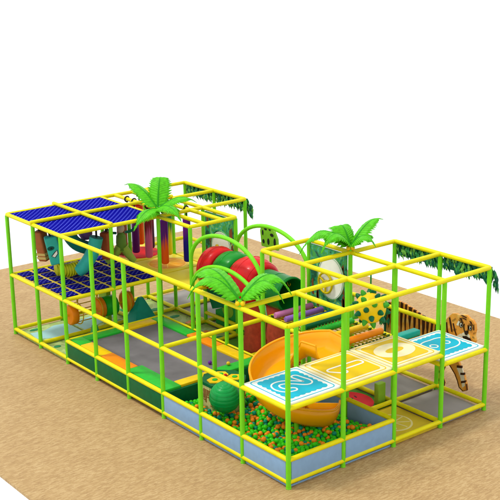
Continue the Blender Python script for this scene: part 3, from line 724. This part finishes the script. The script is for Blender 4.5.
# ---------------------------------------------------------------- hanging printed columns
COLS = [(2.32, 7.30, .20+.0, (122, 84, 132), (84, 8, 104), 'violet hanging column with greyish top, leftmost of the row'),
        (2.72, 7.75, 0, (200, 60, 10), (224, 96, 10), 'orange hanging column in the back row above the red disc'),
        (2.32, 6.84, .1, (112, 14, 24), (196, 84, 128), 'maroon hanging column turning pink at the bottom'),
        (2.72, 7.38, .0, (110, 10, 34), (60, 10, 60), 'dark wine coloured hanging column behind the maroon one'),
        (2.32, 6.30, .0, (84, 12, 110), (220, 84, 14), 'purple hanging column turning orange at the bottom'),
        (2.72, 6.76, .05, (20, 110, 40), (216, 196, 20), 'dark green hanging column turning yellow at the bottom'),
        (2.72, 6.14, .1, (92, 10, 120), (14, 14, 120), 'purple hanging column turning navy, rightmost of the row')]
for x, y, md_, c_t, c_b, lb in COLS:
    z0, z1 = 1.31, 2.16
    t = thing('hanging_column', (x, y, (z0+z1)/2), lb, 'hanging column', 'soft printed columns hanging over the upper deck')
    r = .073
    mb = MB().tube([(x, y, z0), (x, y, z0+.012), (x, y, z0+.03), (x, y, z1-.03), (x, y, z1)], [r*.75, r*.93, r, r, r*.8], 24)
    build('column_sleeve', mb, mat_jag('sleeve_print', c_t, c_b, md_, .3), t)
    mb = MB().tube([(x, y, z1-.01), (x, y, ZT-.03)], .014, 8)
    mb.tube([(x+.052*cos(a), y, ZT+.052*sin(a)) for a in [2*pi*k/16 for k in range(17)]], .013, 6)
    build('hanging_strap', mb, BLACK, t)
# bracket swing with red bar
t = thing('hanging_bar', (2.5, 7.9, ZT), 'red trapeze bar hung on black loops from the roof rails', 'trapeze bar')
build('bar', MB().tube([(2.32, 7.55, 2.17), (2.72, 7.55, 2.17)], .03, 10), RED, t)
mb = MB()
for x in (2.32, 2.72):
    mb.tube([(x+.052*cos(a), 7.55, ZT+.052*sin(a)) for a in [2*pi*k/16 for k in range(17)]], .013, 6).tube([(x, 7.55, ZT-.05), (x, 7.55, 2.17)], .012, 6)
build('hanging_strap', mb, BLACK, t)

# ---------------------------------------------------------------- hanging soft toys over the netted deck
def bagbox(name, x, y, z0, z1, wx, wy, tilt, mm, t, yaw=25):
    mb = MB().box(-wx/2, wx/2, -wy/2, wy/2, z0-z1, 0, 0, min(wx, wy)*.18)
    Mx = Matrix.Rotation(tilt, 3, 'Y') @ Matrix.Rotation(radians(yaw), 3, 'Z')
    mb.v = [tuple(Vector((x, y, z1)) + Mx @ Vector(p)) for p in mb.v]
    return build(name, mb, mm, t), (lambda a, b, h: tuple(Vector((x, y, z1)) + Mx @ Vector((a, b, h))))
t = thing('hanging_bag', (.36, 7.3, 1.5), 'brown box shaped hanging bag with tan bands beside the teal face bag', 'hanging bag')
_, F = bagbox('bag_body', .33, 7.40, 1.50, 2.08, .21, .19, radians(-9), BRV, t)
mb = MB()
for k, (a, b) in enumerate(((-.46, -.41), (-.53, -.48))): mb.box(-.108, .108, -.098, .098, a, b)
mb.v = [F(*p) for p in mb.v]; build('band', mb, TAN, t)
build('hanging_strap', MB().tube([F(0, 0, 0), (.30, 7.40, ZT-.03)], .022, 8), BLACK, t)
t = thing('hanging_bag', (.5, 7.1, 1.5), 'teal hanging bag with a cheeky grinning face', 'hanging bag')
_, F = bagbox('bag_body', .36, 7.06, 1.50, 2.04, .23, .18, radians(-12), mat('toy_teal', (50, 172, 160), .5), t, -25)
fz = lambda a, b, h: F(a, -.09-h, b)
build('face_patch', MB().prism(circle(-.04, -.20, .065, .04, 14), fz, -.01, .006), mat('face_dark_teal', (6, 80, 70), .5), t)
build('face_grin', MB().prism([(-.06, -.35), (.01, -.29), (.06, -.26), (.055, -.33), (-.01, -.39)], fz, -.01, .008), WHITE, t)
build('face_line', MB().ribbon([(-.06, -.35), (.01, -.29), (.06, -.26), (.055, -.33), (-.01, -.39)], .012, fz, -.01, .010).prism(circle(-.03, -.20, .02, .014, 10), fz, -.01, .01), BLACK, t)
build('hanging_strap', MB().tube([F(0, 0, 0), (.30, 7.06, ZT-.03)], .022, 8), BLACK, t)
t = thing('hanging_swing', (.8, 6.9, 1.3), 'curved teal swing with a yellow ribbed seat in the middle of the netted deck', 'swing')
build('swing_body', MB().tube(smooth([(1.12, 6.72, 1.95), (1.08, 6.75, 1.75), (1.0, 6.8, 1.55), (.9, 6.88, 1.38), (.84, 6.95, 1.32)], 2), .125, 16), mat('toy_teal', (50, 172, 160), .5), t)
prof = []
mb = MB()
for k in range(9):
    u = k/8; mb.lathe([(.0, 0), (.122, 0), (.132, .012), (.122, .024), (0, .024)], lambda a, b, h, u=u: (.84-.34*u+h*.9, 6.98+.16*u+a, 1.35+.02*cos(u*6)+b), 16)
build('ribbed_seat', mb, mat('ribbed_yellow', (190, 190, 24), .5), t)
build('seat_core', MB().tube([(.87, 6.97, 1.35), (.51, 7.15, 1.35)], .11, 14), mat('ribbed_yellow2', (160, 170, 20), .5), t)
build('hanging_strap', MB().tube([(1.12, 6.72, 1.93), (1.12, 6.72, ZT-.03)], .02, 8).tube([(.6, 7.12, 1.40), (.6, 7.12, ZT-.03)], .008, 6), BLACK, t)
t = thing('hanging_crescent', (.95, 7.4, 1.6), 'dark teal crescent shaped hanging pad behind the yellow swing', 'hanging pad')
build('crescent_pad', MB().tube(smooth([(.80, 7.25, 2.12), (.86, 7.25, 1.9), (1.0, 7.25, 1.72), (1.22, 7.22, 1.62)], 2), .125, 14), mat('deep_teal', (16, 124, 116), .5), t)
build('hanging_strap', MB().tube([(.80, 7.25, 2.1), (.80, 7.25, ZT-.03)], .02, 8), BLACK, t)
t = thing('hanging_sack', (1.25, 7.3, 1.8), 'purple rounded hanging sack near the middle of the netted deck', 'hanging sack')
build('sack_body', MB().lathe([(0, -.19), (.08, -.17), (.13, -.08), (.13, .04), (.09, .14), (0, .17)], lambda a, b, h: (1.26+a, 7.36+b, 1.93+h), 20), mat('dull_purple', (112, 80, 140), .5), t)
build('hanging_strap', MB().tube([(1.26, 7.36, 2.0), (1.26, 7.36, ZT-.03)], .02, 8), BLACK, t)
t = thing('hanging_bag', (1.45, 7.0, 1.5), 'rust brown box shaped hanging bag left of the green doll', 'hanging bag')
_, F = bagbox('bag_body', 1.40, 6.85, 1.46, 1.98, .2, .18, radians(-3), mat('rust_vinyl', (166, 78, 40), .5), t)
build('hanging_strap', MB().tube([F(0, 0, 0), (1.4, 6.85, ZT-.03)], .02, 8), BLACK, t)
t = thing('hanging_bag', (1.95, 7.3, 1.6), 'tall rust brown hanging bag behind the green doll', 'hanging bag')
_, F = bagbox('bag_body', 1.96, 7.2, 1.35, 2.15, .16, .16, 0, mat('rust_vinyl', (166, 78, 40), .5), t)
build('hanging_strap', MB().tube([F(0, 0, 0), (1.96, 7.2, ZT-.03)], .02, 8), BLACK, t)
t = thing('hanging_doll', (1.8, 7, 1.4), 'faceless green hanging doll with pale ball head and spread arms', 'hanging doll')
DG = mat('doll_green', (96, 136, 50), .55); DL = mat('doll_lime', (140, 168, 60), .55); DT = mat('doll_teal', (6, 96, 76), .5)
build('doll_body', MB().lathe([(0, -.2), (.09, -.19), (.10, -.05), (.09, .08), (.05, .14), (0, .15)], lambda a, b, h: (1.76+a, 6.92+b, 1.74+h), 18), DG, t)
build('doll_head', MB().lathe([(.075*sin(pi*k/12), -.085*cos(pi*k/12)) for k in range(13)], lambda a, b, h: (1.76+a, 6.92+b, 1.96+h), 18), mat('doll_head_pale', (186, 166, 150), .5), t)
build('doll_arm', MB().tube(smooth([(1.84, 6.9, 1.88), (1.98, 6.88, 1.88), (2.08, 6.86, 1.98)], 2), .026, 10), DT, t)
build('doll_arm', MB().tube(smooth([(1.68, 6.95, 1.88), (1.56, 6.98, 1.90), (1.48, 7.0, 2.02)], 2), .026, 10), DT, t)
build('doll_leg', MB().tube([(1.73, 6.93, 1.6), (1.62, 6.98, 1.44), (1.48, 7.02, 1.33)], [.085, .075, .055], 14), DL, t)
build('doll_leg', MB().tube([(1.79, 6.9, 1.6), (1.88, 6.86, 1.44), (1.96, 6.8, 1.31)], [.085, .075, .055], 14), DL, t)
build('hanging_strap', MB().tube([(1.76, 6.92, 2.02), (1.76, 6.92, ZT-.03)], .012, 8), BLACK, t)

# ---------------------------------------------------------------- hanging drum, foam walls, pyramid on the ground floor (left)
dr = thing('hanging_drum', (1.3, 7, .3), 'row of orange discs and a green drum hung on yellow straps under the netted deck', 'roller drum')
def cyl(x0, x1, r, mm, name): build(name, MB().tube([(x0, 7, .49), (x0+.012, 7, .49), (x1-.012, 7, .49), (x1, 7, .49)], [r*.86, r, r, r*.86], 28), mm, dr)
cyl(.60, .74, .19, ORV, 'end_disc'); cyl(1.18, 1.32, .20, ORV, 'end_disc'); cyl(1.32, 1.60, .19, mat('drum_green', (20, 160, 40), .45), 'drum'); cyl(1.80, 1.93, .20, ORV, 'end_disc')
build('axle', MB().tube([(.5, 7, .49), (2.0, 7, .49)], .02, 10), YLV, dr)
mb = MB()
for x in (.80, 1.22, 1.84):
    mb.tube([(x, 7+.205*cos(a), .49+.205*sin(a)) for a in [2*pi*k/24 for k in range(25)]], .012, 6)
    mb.tube([(x, 7.0, .69), (x-.06, 7, ZP-.04)], .012, 6).tube([(x, 7.0, .69), (x+.10, 7, ZP-.04)], .012, 6)
for a in (0, 1.57, 3.14, 4.71): mb.tube([(.74, 7+.17*cos(a), .49+.17*sin(a)), (1.2, 7+.17*cos(a), .49+.17*sin(a))], .010, 6)
build('strap', mb, mat('strap_yellow', (204, 170, 30), .5), dr)
build('foam_barrier', MB().prism([(.82, .05), (1.98, .05), (1.98, .34), (.82, .28)], lambda a, b, h: (a, 6.16+h, b), 0, .12), LIMEV, None, 'low lime foam wall standing behind the trampoline end', 'foam wall')
def aframe(x, y, w, h, mm, label):
    build('foam_pyramid', MB().add([(x-w, y-w*.7, .05), (x+w, y-w*.7, .05), (x+w, y+w*.7, .05), (x-w, y+w*.7, .05), (x-.04, y-.03, h), (x+.04, y-.03, h), (x+.04, y+.03, h), (x-.04, y+.03, h)],
          [(3, 2, 1, 0), (4, 5, 6, 7), (0, 1, 5, 4), (1, 2, 6, 5), (2, 3, 7, 6), (3, 0, 4, 7)]), mm, None, label, 'foam pyramid')
aframe(.74, 6.30, .13, .46, mat('aframe_green', (60, 140, 70), .5), 'narrow green foam pyramid at the left end of the foam wall')
aframe(2.02, 6.75, .30, .60, TEALV, 'large teal foam pyramid behind the trampoline')
build('foam_barrier', MB().box(1.6, 1.7, 7.3, 7.6, .05, .9, 0, .01), LIMEV, None, 'tall thin lime foam panel behind the green drum', 'foam wall')

# ---------------------------------------------------------------- palms
def frond(t, o, az, length, rise, droop, wid, nleaf=19):
    """midrib and toothed blade; az in degrees, droop pulls the tip down"""
    az = radians(az); d = Vector((cos(az), sin(az), 0)); side = Vector((-sin(az), cos(az), 0)); up = Vector((0, 0, 1))
    def rib(u): return o + d*(length*(u - .10*u*u*max(0, droop))) + up*(rise*sin(pi*min(1, u*1.0)*.62)*1.1 - droop*u**2.2)
    P = [rib(k/20) for k in range(21)]
    build('frond_rib', MB().tube(P, [.018*(1-.75*k/20)+.003 for k in range(21)], 8), FRONDR, t)
    mb = MB()
    for sgn in (1, -1):
        for k in range(nleaf):
            u = .05 + .90*k/nleaf; p = rib(u); tg_ = (rib(min(1, u+.02)) - rib(u-.02)).normalized()
            q = (k+.6)/nleaf
            L_ = wid*(sin(pi*(.12+.88*q)))**.5*(1.0-.25*q)*(1-.88*q**3.2) * (1 + random.uniform(-.07, .07))
            nrm = side.cross(tg_)*-1
            if nrm.z < 0: nrm = -nrm
            fwd = tg_*(.25+.6*u)
            dirv = (side*sgn + fwd - nrm*.22).normalized()
            w = (rib(min(1, u+.92/nleaf)) - p).length
            a = p - tg_*w*.15; b = p + tg_*w*1.15
            m0 = p + dirv*L_*.72 - nrm*L_*.05
            c = m0 + tg_*w*1.12; e = m0 - tg_*w*.22; tip = p + dirv*L_*1.08 + tg_*w*.75 - nrm*L_*.26
            lift = nrm*.006; g0 = (a+b)/2 + lift; g1 = (c+e)/2 + lift
            mb.add([a, b, c, e, tip, g0, g1], [(a_, b_, c_, d_) for a_, b_, c_, d_ in ((0, 5, 6, 3), (5, 1, 2, 6))] + [(3, 6, 4), (6, 2, 4)])
    # triangular tip
    p = rib(1); q = rib(.93); tg_ = (p-q).normalized()
    mb.add([q-side*.03, q+side*.03, p+tg_*.04], [(0, 1, 2)])
    build('frond', mb, FROND, t, solid=.010)
def palm(x, y, z, fronds, label):
    t = thing('palm_tree', (x, y, z-.3), label, 'palm tree')
    build('palm_crown_stem', MB().tube([(x, y, ZT+.03), (x, y, z+.03)], [.045, .03], 12), LIME, t)
    mb = MB()
    for k in range(4): mb.lathe([(.035*sin(pi*j/8), -.035*cos(pi*j/8)) for j in range(9)], lambda a, b, h, k=k: (x+.05*cos(k*1.6)+a, y+.05*sin(k*1.6)+b, z-.02+h), 12)
    build('coconut', mb, YLV, t)
    for (az, ln, rise, droop, wid) in fronds: frond(t, Vector((x, y, z)), az, ln, rise, droop, wid)
random.seed(11)
palm(2, 6, 2.47, [(-18, .72, .22, .16, .22), (-88, .70, .17, .26, .22), (-168, .62, .08, .34, .24), (108, .72, .36, .0, .22), (44, .40, .46, .0, .26)],
     'palm with five broad fronds on a post beside the blue roof nets')
palm(0, 1, 2.42, [(97, 1.05, .50, .52, .27), (-4, .90, .44, .50, .27), (122, .80, .44, .46, .25), (-30, .62, .40, .44, .24)],
     'low palm with drooping fronds on the front left edge above the table')
palm(3, 2, 2.42, [(140, .84, .40, .50, .28), (-8, .60, .34, -.02, .19), (-60, .40, .26, .20, .24), (84, .38, .34, .16, .26), (172, .56, .36, .36, .26)],
     'small palm above the steering wheel board in the middle right')

# ---------------------------------------------------------------- leaf valances
def valance(y0, y1, label, endflap=False):
    t = thing('leaf_valance', (4.05, (y0+y1)/2, ZT-.3), label, 'leaf valance', 'leafy garlands under the rear top tubes')
    build('backing_strip', MB().box(4.045, 4.06, y0, y1, ZT-.23, ZT-.0), LEAFD, t)
    mb = MB(); n = int((y1-y0)/.028)
    for k in range(n*6):
        y = y0 + (y1-y0)*random.random(); z = ZT + .0 - random.uniform(.0, .17); L_ = random.uniform(.09, .15); w = random.uniform(.02, .034)
        dy = random.uniform(-.06, .02); x = 4.035 - random.uniform(0, .03) if k % 2 else 4.068 + random.uniform(0, .02); mi = random.choices((0, 1, 2), (.36, .36, .28))[0]
        mb.add([(x, y, z), (x-.008, y-w+dy*.4, z-L_*.45), (x, y+dy, z-L_), (x-.008, y+w+dy*.4, z-L_*.45), (x-.016, y+dy*.4, z-L_*.5)], [(0, 1, 4), (1, 2, 4), (2, 3, 4), (3, 0, 4)], mi)
    build('leaves', mb, [LEAFD, LEAFM, LEAFL], t, solid=.004)
random.seed(5)
valance(0.0, .97, 'leaf garland under the rear tube at the right end of the frame')
valance(1.03, 2.0, 'leaf garland under the rear tube further back on the right side')
valance(6.0, 6.97, 'leaf garland at the right end of the left rear tube')
valance(7.03, 8.0, 'leaf garland furthest back behind the broad palm')
def flap(y, lb):
    t = thing('leaf_flap', (4.1, y, ZT-.3), lb, 'leaf flap')
    mb = MB()
    for k in range(30):
        x = 4.04+.075*random.random(); z = ZT-.02-random.uniform(0, .20)-(x-4.04)*1.2; L_ = random.uniform(.1, .16); w = .025; mi = random.choices((0, 1, 2), (.45, .35, .2))[0]; yy = y-random.uniform(0, .05)
        mb.add([(x, yy, z), (x-w, yy-.008, z-L_*.45), (x+.02, yy, z-L_), (x+w, yy-.008, z-L_*.45), (x, yy-.016, z-L_*.5)], [(0, 1, 4), (1, 2, 4), (2, 3, 4), (3, 0, 4)], mi)
    build('leaves', mb, [LEAFD, LEAFM, LEAFL], t, solid=.004)
flap(-.03, 'leafy flap hanging past the right front top corner'); flap(5.97, 'leafy flap hanging past the corner of the left rear tube')
t = thing('leaf_cutout', (4.12, 2.3, 1.0), 'small cutout bush of dark leaves behind the spiky ball', 'leaf cutout')
mb = MB()
for k in range(26):
    y = 2.25+random.uniform(-.13, .13); z = .75+random.uniform(0, .42); a = random.uniform(-1, 1); w = .03; L_ = .14
    dv = Vector((0, sin(a), cos(a))); pv = Vector((0, cos(a), -sin(a))); p = Vector((4.05-random.uniform(0, .03), y, z))
    mb.add([p, p+dv*L_*.5+pv*w, p+dv*L_, p+dv*L_*.5-pv*w], [(0, 1, 2, 3)], random.choice((0, 0, 1)))
build('leaves', mb, [LEAFD, LEAFM], t, solid=.004)
build('stem', MB().tube([(4.06, 2.25, .0), (4.06, 2.25, .95)], .02, 8), LEAFD, t)

# ---------------------------------------------------------------- scale bays to metres
done = set()
for o in sc.objects:
    if o.type == 'MESH' and o.data.name not in done:
        done.add(o.data.name); o.data.transform(Matrix.Scale(S, 4))
    if o.type in ('MESH', 'EMPTY'): o.location = o.location * S
    if '_o' in o.keys(): del o['_o']
